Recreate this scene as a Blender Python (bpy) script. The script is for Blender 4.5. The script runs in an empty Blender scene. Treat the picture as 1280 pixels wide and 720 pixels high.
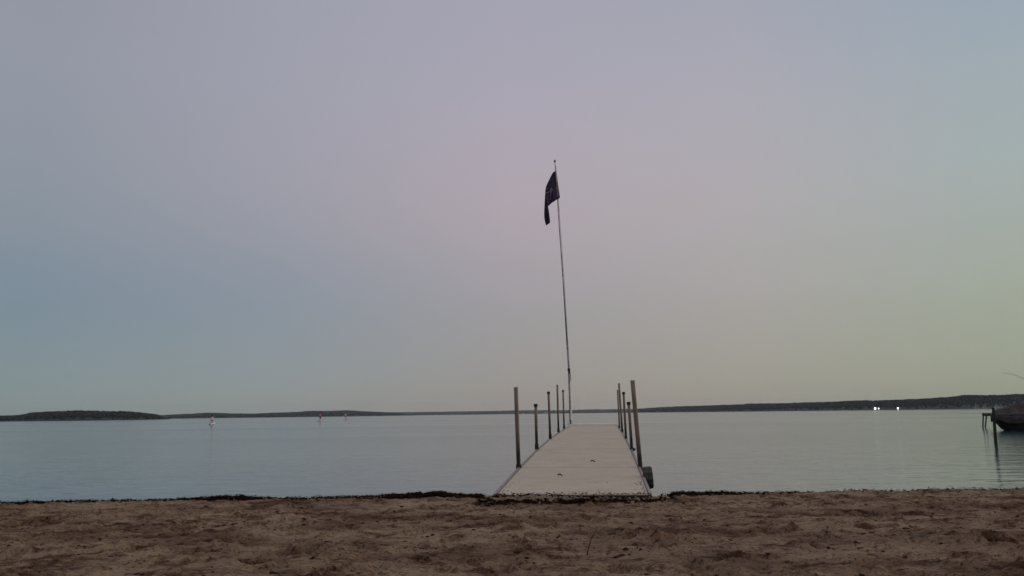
import bpy, bmesh, math, random
import numpy as np
from mathutils import Vector, Matrix
random.seed(7)
rng = np.random.default_rng(7)
C = bpy.context.scene.collection
SC = bpy.context.scene
R = math.radians

# ---------------------------------------------------------------- camera
FPX = 1100.0
CAMZ = 1.17
pitch = math.atan(157.3 / FPX)
roll = math.atan(0.0128)
F = Vector((0, math.cos(pitch), math.sin(pitch)))
r0 = Vector((1, 0, 0)); u0 = Vector((0, -math.sin(pitch), math.cos(pitch)))
RT = r0 * math.cos(roll) - u0 * math.sin(roll)
UP = r0 * math.sin(roll) + u0 * math.cos(roll)
cd = bpy.data.cameras.new('camera'); cam = bpy.data.objects.new('camera', cd); C.objects.link(cam)
cd.sensor_width = 36; cd.lens = FPX / 1280 * 36; cd.clip_start = 0.05; cd.clip_end = 30000
cam.matrix_world = Matrix(((RT.x, UP.x, -F.x, 0), (RT.y, UP.y, -F.y, 0), (RT.z, UP.z, -F.z, CAMZ), (0, 0, 0, 1)))
SC.camera = cam

def P(px, py, Y):
    """world point on the ray through a pixel of the 1280x720 photograph, at depth Y"""
    d = F + RT * ((px - 640) / FPX) + UP * ((360 - py) / FPX)
    d = d * (Y / d.y)
    return Vector((d.x, d.y, d.z + CAMZ))
def hor(px):
    return 517.3 - 0.0128 * (px - 640)

SC.view_settings.view_transform = 'Standard'
SC.view_settings.look = 'None'
SC.view_settings.exposure = 0.0
SC.view_settings.gamma = 1.0

# ---------------------------------------------------------------- sky at dusk
def lin(c):
    return tuple((v / 255 / 12.92) if v / 255 <= 0.04045 else ((v / 255 + 0.055) / 1.055) ** 2.4 for v in c)
W = bpy.data.worlds.new('World'); SC.world = W; W.use_nodes = True
nt = W.node_tree; nt.nodes.clear()
def N(t, **k):
    n = nt.nodes.new(t)
    for a, b in k.items(): setattr(n, a, b)
    return n
out = N('ShaderNodeOutputWorld'); bg = N('ShaderNodeBackground')
tc = N('ShaderNodeTexCoord'); sep = N('ShaderNodeSeparateXYZ')
nt.links.new(tc.outputs['Generated'], sep.inputs[0])
az = N('ShaderNodeMath', operation='ARCTAN2')
nt.links.new(sep.outputs['X'], az.inputs[0]); nt.links.new(sep.outputs['Y'], az.inputs[1])
# columns: azimuth in degrees (0 = camera heading, + to the right), colour by elevation
EL = [0, 2.3, 7, 10.5, 14, 20, 27, 50, 90]
COLS = [
 (-180, [(150,146,140),(152,149,144),(155,153,152),(154,154,156),(153,154,160),(152,156,166),(152,157,170),(160,166,180),(166,172,186)]),
 (-80,  [(124,134,136),(124,136,140),(120,136,148),(126,138,152),(134,142,156),(142,149,162),(148,154,168),(160,166,180),(166,172,186)]),
 (-29,  [(129,142,140),(127,142,146),(122,138,151),(131,142,154),(138,146,157),(144,149,161),(146,150,162),(160,166,180),(166,172,186)]),
 (-15,  [(141,145,141),(138,146,149),(136,145,156),(145,149,160),(154,154,165),(157,157,170),(156,158,172),(160,166,180),(166,172,186)]),
 (0,    [(152,144,137),(151,147,144),(156,152,156),(165,157,164),(171,161,170),(168,163,176),(162,161,176),(162,167,182),(166,172,186)]),
 (15,   [(154,150,138),(156,153,144),(163,159,157),(168,164,165),(171,166,171),(168,166,176),(160,163,176),(162,168,182),(166,172,186)]),
 (29,   [(147,152,132),(150,156,139),(156,164,152),(159,167,162),(160,170,170),(156,167,175),(149,162,176),(160,168,182),(166,172,186)]),
 (85,   [(180,170,132),(180,174,140),(176,178,152),(172,176,160),(168,176,170),(162,172,174),(154,167,178),(160,168,182),(166,172,186)]),
 (180,  [(150,146,140),(152,149,144),(155,153,152),(154,154,156),(153,154,160),(152,156,166),(152,157,170),(160,166,180),(166,172,186)]),
]
prev = None
for i, (a, cols) in enumerate(COLS):
    rp = N('ShaderNodeValToRGB'); cr = rp.color_ramp; cr.interpolation = 'CARDINAL'
    while len(cr.elements) < len(EL): cr.elements.new(0.5)
    for e, el, c in zip(cr.elements, EL, cols):
        e.position = math.sin(R(el)); e.color = (*lin(c), 1)
    nt.links.new(sep.outputs['Z'], rp.inputs[0])
    if prev is None:
        prev = rp.outputs[0]; pa = a; continue
    mr = N('ShaderNodeMapRange', interpolation_type='SMOOTHSTEP' if pa in (-180, 85) else 'LINEAR'); mr.inputs[1].default_value = R(pa); mr.inputs[2].default_value = R(a)
    nt.links.new(az.outputs[0], mr.inputs[0])
    mx = N('ShaderNodeMix', data_type='RGBA')
    nt.links.new(mr.outputs[0], mx.inputs[0]); nt.links.new(prev, mx.inputs[6]); nt.links.new(rp.outputs[0], mx.inputs[7])
    prev = mx.outputs[2]; pa = a
SUN_AZ, SUN_EL = 80.0, 3.0
sky = N('ShaderNodeTexSky', sky_type='NISHITA'); sky.sun_disc = False
sky.sun_elevation = R(SUN_EL); sky.sun_rotation = R(SUN_AZ)
sm = N('ShaderNodeMix', data_type='RGBA', blend_type='ADD'); sm.inputs[0].default_value = 0.004
nt.links.new(prev, sm.inputs[6]); nt.links.new(sky.outputs[0], sm.inputs[7])
nt.links.new(sm.outputs[2], bg.inputs[0]); bg.inputs[1].default_value = 1.03
nt.links.new(bg.outputs[0], out.inputs[0])

# afterglow: very weak, very soft light from low on the right, where the sun has set
sl = bpy.data.lights.new('sun', 'SUN'); sl.energy = 0.4; sl.angle = R(40); sl.color = (1.0, 0.86, 0.66)
so = bpy.data.objects.new('sun', sl); C.objects.link(so)
e_ = R(14); a_ = R(SUN_AZ)
so.rotation_euler = Vector((math.sin(a_) * math.cos(e_), math.cos(a_) * math.cos(e_), math.sin(e_))).to_track_quat('Z', 'Y').to_euler()

# ---------------------------------------------------------------- helpers
def new_mat(name, col, rough=0.7, metal=0.0, spec=0.5, noise=None, bump=None, emit=None):
    """noise=(scale, colour2, lo, hi), bump=(scale, strength, distance)"""
    m = bpy.data.materials.new(name); m.use_nodes = True
    t = m.node_tree; b = t.nodes['Principled BSDF']
    b.inputs['Roughness'].default_value = rough; b.inputs['Metallic'].default_value = metal
    b.inputs['Base Color'].default_value = (*col, 1)
    b.inputs['Specular IOR Level'].default_value = spec
    tcn = t.nodes.new('ShaderNodeTexCoord')
    if noise:
        nz = t.nodes.new('ShaderNodeTexNoise'); nz.inputs['Scale'].default_value = noise[0]; nz.inputs['Detail'].default_value = 8
        nz.inputs['Roughness'].default_value = 0.65
        t.links.new(tcn.outputs['Object'], nz.inputs['Vector'])
        rp = t.nodes.new('ShaderNodeValToRGB')
        rp.color_ramp.elements[0].position = noise[2]; rp.color_ramp.elements[0].color = (*noise[1], 1)
        rp.color_ramp.elements[1].position = noise[3]; rp.color_ramp.elements[1].color = (*col, 1)
        t.links.new(nz.outputs['Fac'], rp.inputs[0]); t.links.new(rp.outputs[0], b.inputs['Base Color'])
    if bump:
        nb = t.nodes.new('ShaderNodeTexNoise'); nb.inputs['Scale'].default_value = bump[0]; nb.inputs['Detail'].default_value = 6
        t.links.new(tcn.outputs['Object'], nb.inputs['Vector'])
        bn = t.nodes.new('ShaderNodeBump'); bn.inputs['Strength'].default_value = bump[1]; bn.inputs['Distance'].default_value = bump[2]
        t.links.new(nb.outputs['Fac'], bn.inputs['Height']); t.links.new(bn.outputs[0], b.inputs['Normal'])
    if emit:
        b.inputs['Emission Color'].default_value = (*emit[0], 1); b.inputs['Emission Strength'].default_value = emit[1]
    return m

def link_mesh(name, me, m, parent=None):
    o = bpy.data.objects.new(name, me); C.objects.link(o)
    if m is not None: me.materials.append(m)
    if parent is not None: o.parent = parent
    return o
def obj(name, bm, m, parent=None, smooth=False):
    me = bpy.data.meshes.new(name); bm.to_mesh(me); bm.free()
    if smooth:
        for p in me.polygons: p.use_smooth = True
    return link_mesh(name, me, m, parent)
def thing(name, label, cat, group=None, loc=(0, 0, 0)):
    o = bpy.data.objects.new(name, None); C.objects.link(o); o.location = loc
    o.empty_display_size = 0.2
    return tag(o, label, cat, group)
def tag(o, label=None, cat=None, group=None, kind=None):
    if label: o['label'] = label
    if cat: o['category'] = cat
    if group: o['group'] = group
    if kind: o['kind'] = kind
    return o
def box(bm, lo, hi, M=None, bevel=0):
    r = bmesh.ops.create_cube(bm, size=1)
    vs = r['verts']
    lo = Vector(lo); hi = Vector(hi); c = (lo + hi) / 2; s = hi - lo
    for v in vs: v.co = Vector((v.co.x * s.x, v.co.y * s.y, v.co.z * s.z)) + c
    if bevel:
        ed = list({e for v in vs for e in v.link_edges})
        g = bmesh.ops.bevel(bm, geom=ed, offset=bevel, segments=2, profile=0.6, affect='EDGES')
        vs = list({v for f in g['faces'] for v in f.verts} | {v for v in vs if v.is_valid})
    if M is not None:
        for v in vs: v.co = M @ v.co
    return bm
def tube(bm, pts, rad, n=10, cap=True):
    pts = [Vector(p) for p in pts]
    if not isinstance(rad, (list, tuple)): rad = [rad] * len(pts)
    rings = []
    for i, p in enumerate(pts):
        a = pts[max(0, i - 1)]; b = pts[min(len(pts) - 1, i + 1)]
        d = (b - a).normalized()
        x = d.cross(Vector((0, 1, 0))) if abs(d.y) < 0.9 else d.cross(Vector((1, 0, 0)))
        x.normalize(); y = d.cross(x)
        rings.append([bm.verts.new(p + (x * math.cos(t) + y * math.sin(t)) * rad[i]) for t in [2 * math.pi * k / n for k in range(n)]])
    for a, b in zip(rings, rings[1:]):
        for k in range(n): bm.faces.new((a[k], a[(k + 1) % n], b[(k + 1) % n], b[k]))
    if cap:
        bm.faces.new(rings[0]); bm.faces.new(rings[-1])
    bmesh.ops.recalc_face_normals(bm, faces=bm.faces[:])
    return bm
def lattice(seed, x, y, scale):
    """smooth value noise in -1..1 on numpy arrays"""
    g = np.random.default_rng(seed).uniform(-1, 1, (256, 256))
    X = x * scale; Y = y * scale
    xi = np.floor(X).astype(int); yi = np.floor(Y).astype(int)
    fx = X - xi; fy = Y - yi
    fx = fx * fx * fx * (fx * (fx * 6 - 15) + 10); fy = fy * fy * fy * (fy * (fy * 6 - 15) + 10)
    a = g[xi % 256, yi % 256]; b = g[(xi + 1) % 256, yi % 256]; c = g[xi % 256, (yi + 1) % 256]; d = g[(xi + 1) % 256, (yi + 1) % 256]
    return (a * (1 - fx) + b * fx) * (1 - fy) + (c * (1 - fx) + d * fx) * fy
def mesh_np(name, V, Fq, m, parent=None, smooth=False):
    me = bpy.data.meshes.new(name)
    V = np.asarray(V, dtype=np.float32); Fq = np.asarray(Fq, dtype=np.int32)
    k = Fq.shape[1]
    me.vertices.add(len(V)); me.vertices.foreach_set('co', V.ravel())
    me.loops.add(Fq.size); me.loops.foreach_set('vertex_index', Fq.ravel())
    me.polygons.add(len(Fq)); me.polygons.foreach_set('loop_start', np.arange(0, Fq.size, k, dtype=np.int32))
    me.polygons.foreach_set('use_smooth', np.full(len(Fq), smooth))
    me.update(); me.validate()
    return link_mesh(name, me, m, parent)
def grid_faces(nx, ny):
    i = np.arange(nx - 1)[:, None] * ny + np.arange(ny - 1)[None, :]
    return np.stack([i, i + ny, i + ny + 1, i + 1], -1).reshape(-1, 4)

# ---------------------------------------------------------------- materials
def sand_mat():
    m = bpy.data.materials.new('sand'); m.use_nodes = True; t = m.node_tree; b = t.nodes['Principled BSDF']
    L = t.links.new
    geo = t.nodes.new('ShaderNodeNewGeometry')
    def nz(scale, detail=8, rough=0.6, vec=None):
        n = t.nodes.new('ShaderNodeTexNoise'); n.inputs['Scale'].default_value = scale; n.inputs['Detail'].default_value = detail
        n.inputs['Roughness'].default_value = rough; L(vec or geo.outputs['Position'], n.inputs['Vector']); return n
    def ramp(src, stops):
        r = t.nodes.new('ShaderNodeValToRGB')
        while len(r.color_ramp.elements) < len(stops): r.color_ramp.elements.new(0.5)
        for e, (p, c) in zip(r.color_ramp.elements, stops): e.position = p; e.color = (*c, 1)
        L(src, r.inputs[0]); return r
    def mix(f, a, c, mode='MIX'):
        x = t.nodes.new('ShaderNodeMix'); x.data_type = 'RGBA'; x.blend_type = mode
        if isinstance(f, float): x.inputs[0].default_value = f
        else: L(f, x.inputs[0])
        L(a, x.inputs[6]); L(c, x.inputs[7]); return x.outputs[2]
    base = ramp(nz(1.3).outputs['Fac'], [(0.32, (0.29, 0.18, 0.115)), (0.55, (0.47, 0.308, 0.198)), (0.75, (0.58, 0.395, 0.265))])
    mp = t.nodes.new('ShaderNodeMapping'); mp.inputs['Scale'].default_value = (1.0, 1.4, 1.0); L(geo.outputs['Position'], mp.inputs[0])
    damp = ramp(nz(2.6, 10, 0.72, mp.outputs[0]).outputs['Fac'], [(0.49, (1, 1, 1)), (0.60, (0.36, 0.275, 0.23))])
    damp2 = ramp(nz(0.55, 9, 0.7, mp.outputs[0]).outputs['Fac'], [(0.48, (1, 1, 1)), (0.60, (0.52, 0.44, 0.40))])
    c1 = mix(1.0, base.outputs[0], damp.outputs[0], 'MULTIPLY')
    c1 = mix(1.0, c1, damp2.outputs[0], 'MULTIPLY')
    fl = ramp(nz(30, 5, 0.7, mp.outputs[0]).outputs['Fac'], [(0.41, (0.20, 0.145, 0.12)), (0.46, (1, 1, 1)), (0.66, (1.0, 1.0, 1.0)), (0.74, (1.25, 1.25, 1.25))])
    c2 = mix(0.8, c1, fl.outputs[0], 'MULTIPLY')
    gr = ramp(nz(420, 2, 0.5).outputs['Fac'], [(0.3, (0.7, 0.68, 0.66)), (0.7, (1.25, 1.22, 1.2))])
    c3 = mix(1.0, c2, gr.outputs[0], 'MULTIPLY')
    # wet below and just above the waterline
    sp = t.nodes.new('ShaderNodeSeparateXYZ'); L(geo.outputs['Position'], sp.inputs[0])
    mr = t.nodes.new('ShaderNodeMapRange'); mr.inputs[1].default_value = 0.03; mr.inputs[2].default_value = 0.085
    L(sp.outputs['Z'], mr.inputs[0])
    wet = t.nodes.new('ShaderNodeRGB'); wet.outputs[0].default_value = (0.085, 0.062, 0.047, 1)
    c4 = mix(mr.outputs[0], wet.outputs[0], c3)
    L(c4, b.inputs['Base Color'])
    b.inputs['Roughness'].default_value = 0.95; b.inputs['Specular IOR Level'].default_value = 0.15
    b1 = t.nodes.new('ShaderNodeBump'); b1.inputs['Strength'].default_value = 0.9; b1.inputs['Distance'].default_value = 0.05
    L(nz(30, 8, 0.75).outputs['Fac'], b1.inputs['Height'])
    b2 = t.nodes.new('ShaderNodeBump'); b2.inputs['Strength'].default_value = 0.6; b2.inputs['Distance'].default_value = 0.002
    L(nz(400, 3, 0.6).outputs['Fac'], b2.inputs['Height']); L(b1.outputs[0], b2.inputs['Normal'])
    L(b2.outputs[0], b.inputs['Normal'])
    return m
def water_mat():
    m = bpy.data.materials.new('lake_water'); m.use_nodes = True; t = m.node_tree; b = t.nodes['Principled BSDF']
    L = t.links.new
    geo = t.nodes.new('ShaderNodeNewGeometry')
    b.inputs['Base Color'].default_value = (0.016, 0.056, 0.072, 1)
    b.inputs['IOR'].default_value = 1.333
    mp = t.nodes.new('ShaderNodeMapping'); mp.inputs['Scale'].default_value = (0.004, 0.02, 1); L(geo.outputs['Position'], mp.inputs[0])
    pn = t.nodes.new('ShaderNodeTexNoise'); pn.inputs['Scale'].default_value = 1.0; pn.inputs['Detail'].default_value = 3; L(mp.outputs[0], pn.inputs['Vector'])
    # breeze patches: rougher streaks on calmer water
    mr = t.nodes.new('ShaderNodeMapRange'); mr.inputs[1].default_value = 0.4; mr.inputs[2].default_value = 0.6
    mr.inputs[3].default_value = 0.07; mr.inputs[4].default_value = 0.14; L(pn.outputs['Fac'], mr.inputs[0])
    L(mr.outputs[0], b.inputs['Roughness'])
    prev = None
    for sc, st, di, sx in ((1.1, 0.5, 0.06, 0.55), (4.5, 0.5, 0.022, 0.5), (19, 0.35, 0.0025, 0.7)):
        q = t.nodes.new('ShaderNodeMapping'); q.inputs['Scale'].default_value = (sx, 1, 1); q.inputs['Rotation'].default_value = (0, 0, 0.12 * sc)
        L(geo.outputs['Position'], q.inputs[0])
        n = t.nodes.new('ShaderNodeTexNoise'); n.inputs['Scale'].default_value = sc; n.inputs['Detail'].default_value = 3; L(q.outputs[0], n.inputs['Vector'])
        bp = t.nodes.new('ShaderNodeBump'); bp.inputs['Strength'].default_value = st; bp.inputs['Distance'].default_value = di
        L(n.outputs['Fac'], bp.inputs['Height'])
        if prev: L(prev, bp.inputs['Normal'])
        prev = bp.outputs[0]
    L(prev, b.inputs['Normal'])
    return m
def post_mat():
    m = new_mat('post_metal', (0.27, 0.215, 0.19), 0.5, 0.35, 0.5, bump=(60, 0.3, 0.002))
    t = m.node_tree; b = t.nodes['Principled BSDF']; L = t.links.new
    geo = t.nodes.new('ShaderNodeTexCoord'); sp = t.nodes.new('ShaderNodeSeparateXYZ'); L(geo.outputs['Object'], sp.inputs[0])
    nz = t.nodes.new('ShaderNodeTexNoise'); nz.inputs['Scale'].default_value = 9; nz.inputs['Detail'].default_value = 8; L(geo.outputs['Object'], nz.inputs['Vector'])
    ad = t.nodes.new('ShaderNodeMath'); ad.operation = 'MULTIPLY_ADD'; ad.inputs[1].default_value = 0.55; L(nz.outputs['Fac'], ad.inputs[0]); L(sp.outputs['Z'], ad.inputs[2])
    rp = t.nodes.new('ShaderNodeValToRGB'); L(ad.outputs[0], rp.inputs[0])
    rp.color_ramp.elements[0].position = 0.42; rp.color_ramp.elements[0].color = (0.03, 0.022, 0.021, 1)   # water-stained foot
    rp.color_ramp.elements[1].position = 0.85; rp.color_ramp.elements[1].color = (0.215, 0.148, 0.118, 1)
    L(rp.outputs[0], b.inputs['Base Color'])
    return m
M_sand = sand_mat(); M_water = water_mat(); M_post = post_mat()
M_deck = new_mat('deck_panel', (0.62, 0.49, 0.38), 0.85, 0, 0.15, noise=(2.2, (0.545, 0.42, 0.31), 0.36, 0.62), bump=(140, 0.4, 0.002))
M_deck_pale = new_mat('deck_panel_pale', (0.88, 0.80, 0.76), 0.7, 0, 0.3, noise=(5.0, (0.80, 0.71, 0.67), 0.35, 0.6))
M_rail = new_mat('rail_metal', (0.34, 0.28, 0.255), 0.6, 0.15, 0.4, noise=(14, (0.2, 0.165, 0.155), 0.38, 0.6))
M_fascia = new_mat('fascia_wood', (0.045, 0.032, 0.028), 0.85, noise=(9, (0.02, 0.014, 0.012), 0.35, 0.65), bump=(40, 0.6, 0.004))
M_cap = new_mat('black_cap', (0.012, 0.01, 0.01), 0.6)
M_rubber = new_mat('tyre_rubber', (0.035, 0.03, 0.028), 0.8, noise=(20, (0.075, 0.062, 0.052), 0.4, 0.62))
M_rim = new_mat('wheel_rim', (0.25, 0.22, 0.2), 0.5, 0.5)
M_weed = new_mat('lake_weed', (0.016, 0.008, 0.005), 1.0, 0, 0.0, noise=(30, (0.035, 0.018, 0.011), 0.4, 0.6))
M_leaf = new_mat('dead_leaf', (0.07, 0.038, 0.022), 1.0, 0, 0.0, noise=(25, (0.03, 0.018, 0.012), 0.4, 0.6))
M_twig = new_mat('twig_bark', (0.05, 0.035, 0.026), 0.9)
M_pebble = new_mat('pebble', (0.36, 0.33, 0.31), 0.8, noise=(12, (0.2, 0.17, 0.15), 0.4, 0.6))
M_pole = new_mat('pole_metal', (0.42, 0.38, 0.37), 0.45, 0.4, noise=(3, (0.16, 0.13, 0.12), 0.42, 0.55))
M_white = new_mat('white_plastic', (0.78, 0.75, 0.72), 0.5)
M_rope = new_mat('rope', (0.22, 0.18, 0.16), 0.9)
M_flag = new_mat('flag_cloth', (0.065, 0.042, 0.082), 0.9, 0, 0.1, noise=(6, (0.04, 0.026, 0.052), 0.3, 0.7))
M_emblem = new_mat('flag_print', (0.27, 0.23, 0.27), 0.85)
M_wood = new_mat('old_dock_wood', (0.10, 0.085, 0.08), 0.85, noise=(8, (0.05, 0.04, 0.038), 0.35, 0.65), bump=(50, 0.5, 0.003))
M_wood_dark = new_mat('wet_dock_wood', (0.03, 0.026, 0.025), 0.7, noise=(8, (0.015, 0.012, 0.012), 0.35, 0.65))
M_tarp = new_mat('tarp', (0.105, 0.078, 0.070), 0.85, 0, 0.2, noise=(2.5, (0.04, 0.028, 0.026), 0.35, 0.65), bump=(7, 0.7, 0.03))
M_hull = new_mat('boat_hull', (0.026, 0.020, 0.019), 0.7, 0, 0.2, noise=(4, (0.016, 0.012, 0.012), 0.4, 0.6))
M_stripe = new_mat('hull_stripe', (0.10, 0.09, 0.09), 0.4)

# ---------------------------------------------------------------- beach
def axis(dense_lo, dense_hi, step, lo, hi, growth=1.25):
    a = list(np.arange(dense_lo, dense_hi + 1e-6, step))
    s = step; v = a[0]; pre = []
    while v > lo: s *= growth; v -= s; pre.append(max(v, lo))
    s = step; v = a[-1]; post = []
    while v < hi: s *= growth; v += s; post.append(min(v, hi))
    return np.array(pre[::-1] + a + post)
def base_z(x, y):
    ys = [-6000, -300, -20, 0, 5.0, 8.5, 10.6, 11.35, 11.75, 12.6, 14, 20, 40]
    zs = [14, 9, 0.9, 0.34, 0.225, 0.175, 0.150, 0.143, 0.080, -0.05, -0.18, -0.7, -2.4]
    wob = 0.10 * np.sin(x * 0.55 + 0.6) + 0.05 * np.sin(x * 1.7)
    return np.interp(y + wob * np.clip((y - 7) / 4, 0, 1), ys, zs)
xs = axis(-8.2, 8.2, 0.021, -5000, 5000); ys = axis(4.3, 12.3, 0.021, -1000, 16)
X, Y = np.meshgrid(xs, ys, indexing='ij')
def sand_z(X, Y):
    Z = base_z(X, Y)
    near = np.clip((9.5 - Y) / 4.0, 0, 1)
    flat = np.clip((13.2 - Y) / 1.2, 0.15, 1)
    Z = Z + lattice(1, X, Y, 0.7) * (0.012 + 0.02 * near) + lattice(2, X, Y, 2.1) * 0.008 * (1 + near) * flat
    Z = Z + lattice(3, X, Y, 5.3) * 0.008 * (1 + 0.6 * near) * flat + lattice(4, X, Y, 12.1) * 0.008 * flat + lattice(5, X, Y, 27.3) * 0.0045 * flat
    return Z
Z = sand_z(X, Y)
# footprints, scuffs and clods
i0 = np.searchsorted(xs, -8.2); j0 = np.searchsorted(ys, 4.3)
def stamp(cx, cy, a, b, ang, depth, rim):
    r = max(a, b) * 2.4
    ia, ib = np.searchsorted(xs, [cx - r, cx + r]); ja, jb = np.searchsorted(ys, [cy - r, cy + r])
    if ib - ia < 2 or jb - ja < 2: return
    x = X[ia:ib, ja:jb] - cx; y = Y[ia:ib, ja:jb] - cy
    u = (x * math.cos(ang) + y * math.sin(ang)) / a; v = (-x * math.sin(ang) + y * math.cos(ang)) / b
    d = np.sqrt(u * u + v * v) + 0.22 * lattice(int(abs(cx * 91 + cy * 37)) % 1000, X[ia:ib, ja:jb], Y[ia:ib, ja:jb], 9.0)
    Z[ia:ib, ja:jb] += -depth / (1 + np.exp((d - 0.9) * 9)) + rim * np.exp(-((d - 1.25) / 0.28) ** 2)
for _ in range(800):
    cy = random.uniform(4.4, 11.0); cx = random.uniform(-8, 8)
    s = random.uniform(0.7, 1.15)
    stamp(cx, cy, 0.135 * s, 0.06 * s, random.uniform(0, math.pi), random.uniform(0.025, 0.08), random.uniform(0.008, 0.025))
for _ in range(3600):
    cy = random.uniform(4.4, 11.3); cx = random.uniform(-8, 8); s = random.uniform(0.02, 0.055)
    stamp(cx, cy, s * random.uniform(1, 1.8), s, random.uniform(0, math.pi), random.choice((-1, 1, 1)) * random.uniform(0.008, 0.024), 0.003)
for cx, cy, a, b, h in ((1.6, 9.3, .35, .16, .035), (2.6, 10.6, .16, .08, .03), (-0.2, 7.4, .5, .25, .04), (-2.3, 9.2, .5, .2, .02), (-1.3, 6.5, .4, .2, .04), (3.3, 6.6, .6, .3, .05)):
    stamp(cx, cy, a, b, 0.2, -h, 0)
# sand banked against the left half of the deck front, scooped out at the right half
bank = np.clip((X + 0.45) / 0.3, 0, 1) * np.clip((0.55 - X) / 0.5, -2.0, 0.5) * np.exp(-((Y - 11.2) / 0.24) ** 2) * (X < 2.0)
Z = Z + 0.040 * bank
beach = mesh_np('beach', np.stack([X, Y, Z], -1).reshape(-1, 3), grid_faces(len(xs), len(ys)), M_sand, smooth=True)
tag(beach, 'trampled brown sand beach with footprints', kind='structure')
def ground(x, y):
    i = min(max(np.searchsorted(xs, x), 1), len(xs) - 1); j = min(max(np.searchsorted(ys, y), 1), len(ys) - 1)
    return float(Z[i, j])

# ---------------------------------------------------------------- lake
wx = axis(-40, 40, 4, -5000, 5000, 1.5); wy = axis(11, 60, 4, 11, 5200, 1.5)
WX, WY = np.meshgrid(wx, wy, indexing='ij')
lake = mesh_np('lake', np.stack([WX, WY, np.zeros_like(WX)], -1).reshape(-1, 3), grid_faces(len(wx), len(wy)), M_water, smooth=True)
tag(lake, 'calm grey-blue lake water at dusk', kind='structure')
bm = bmesh.new(); box(bm, (-5000, 16.0, -4), (5000, 5190, -2.9)); lb = obj('lake_bed', bm, M_sand); tag(lb, 'sandy lake bed', kind='structure')

# ---------------------------------------------------------------- wooded far shores
M_hill = new_mat('shore_ground', (0.05, 0.055, 0.04), 0.95, noise=(0.02, (0.035, 0.04, 0.03), 0.4, 0.6))
def wood_mat(name, c1, c2):
    m = bpy.data.materials.new(name); m.use_nodes = True; t = m.node_tree; b = t.nodes['Principled BSDF']
    g = t.nodes.new('ShaderNodeNewGeometry'); r = t.nodes.new('ShaderNodeValToRGB')
    r.color_ramp.elements[0].color = (*c1, 1); r.color_ramp.elements[1].color = (*c2, 1)
    t.links.new(g.outputs['Random Per Island'], r.inputs[0]); t.links.new(r.outputs[0], b.inputs['Base Color'])
    b.inputs['Roughness'].default_value = 0.9; b.inputs['Specular IOR Level'].default_value = 0.1
    return m
M_wood_a = wood_mat('far_foliage_brown', (0.020, 0.022, 0.022), (0.050, 0.042, 0.038))
M_wood_b = wood_mat('far_foliage_green', (0.03, 0.033, 0.034), (0.058, 0.062, 0.06))
M_wood_c = wood_mat('far_foliage_dark', (0.014, 0.017, 0.021), (0.034, 0.037, 0.040))
bm = bmesh.new(); bmesh.ops.create_icosphere(bm, subdivisions=2, radius=1); bm.verts.ensure_lookup_table()
ICO_V = np.array([v.co[:] for v in bm.verts]); ICO_F = np.array([[v.index for v in f.verts] for f in bm.faces]); bm.free()
bm = bmesh.new(); bmesh.ops.create_icosphere(bm, subdivisions=1, radius=1); bm.verts.ensure_lookup_table()
ICO1_V = np.array([v.co[:] for v in bm.verts]); ICO1_F = np.array([[v.index for v in f.verts] for f in bm.faces]); bm.free()
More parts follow.
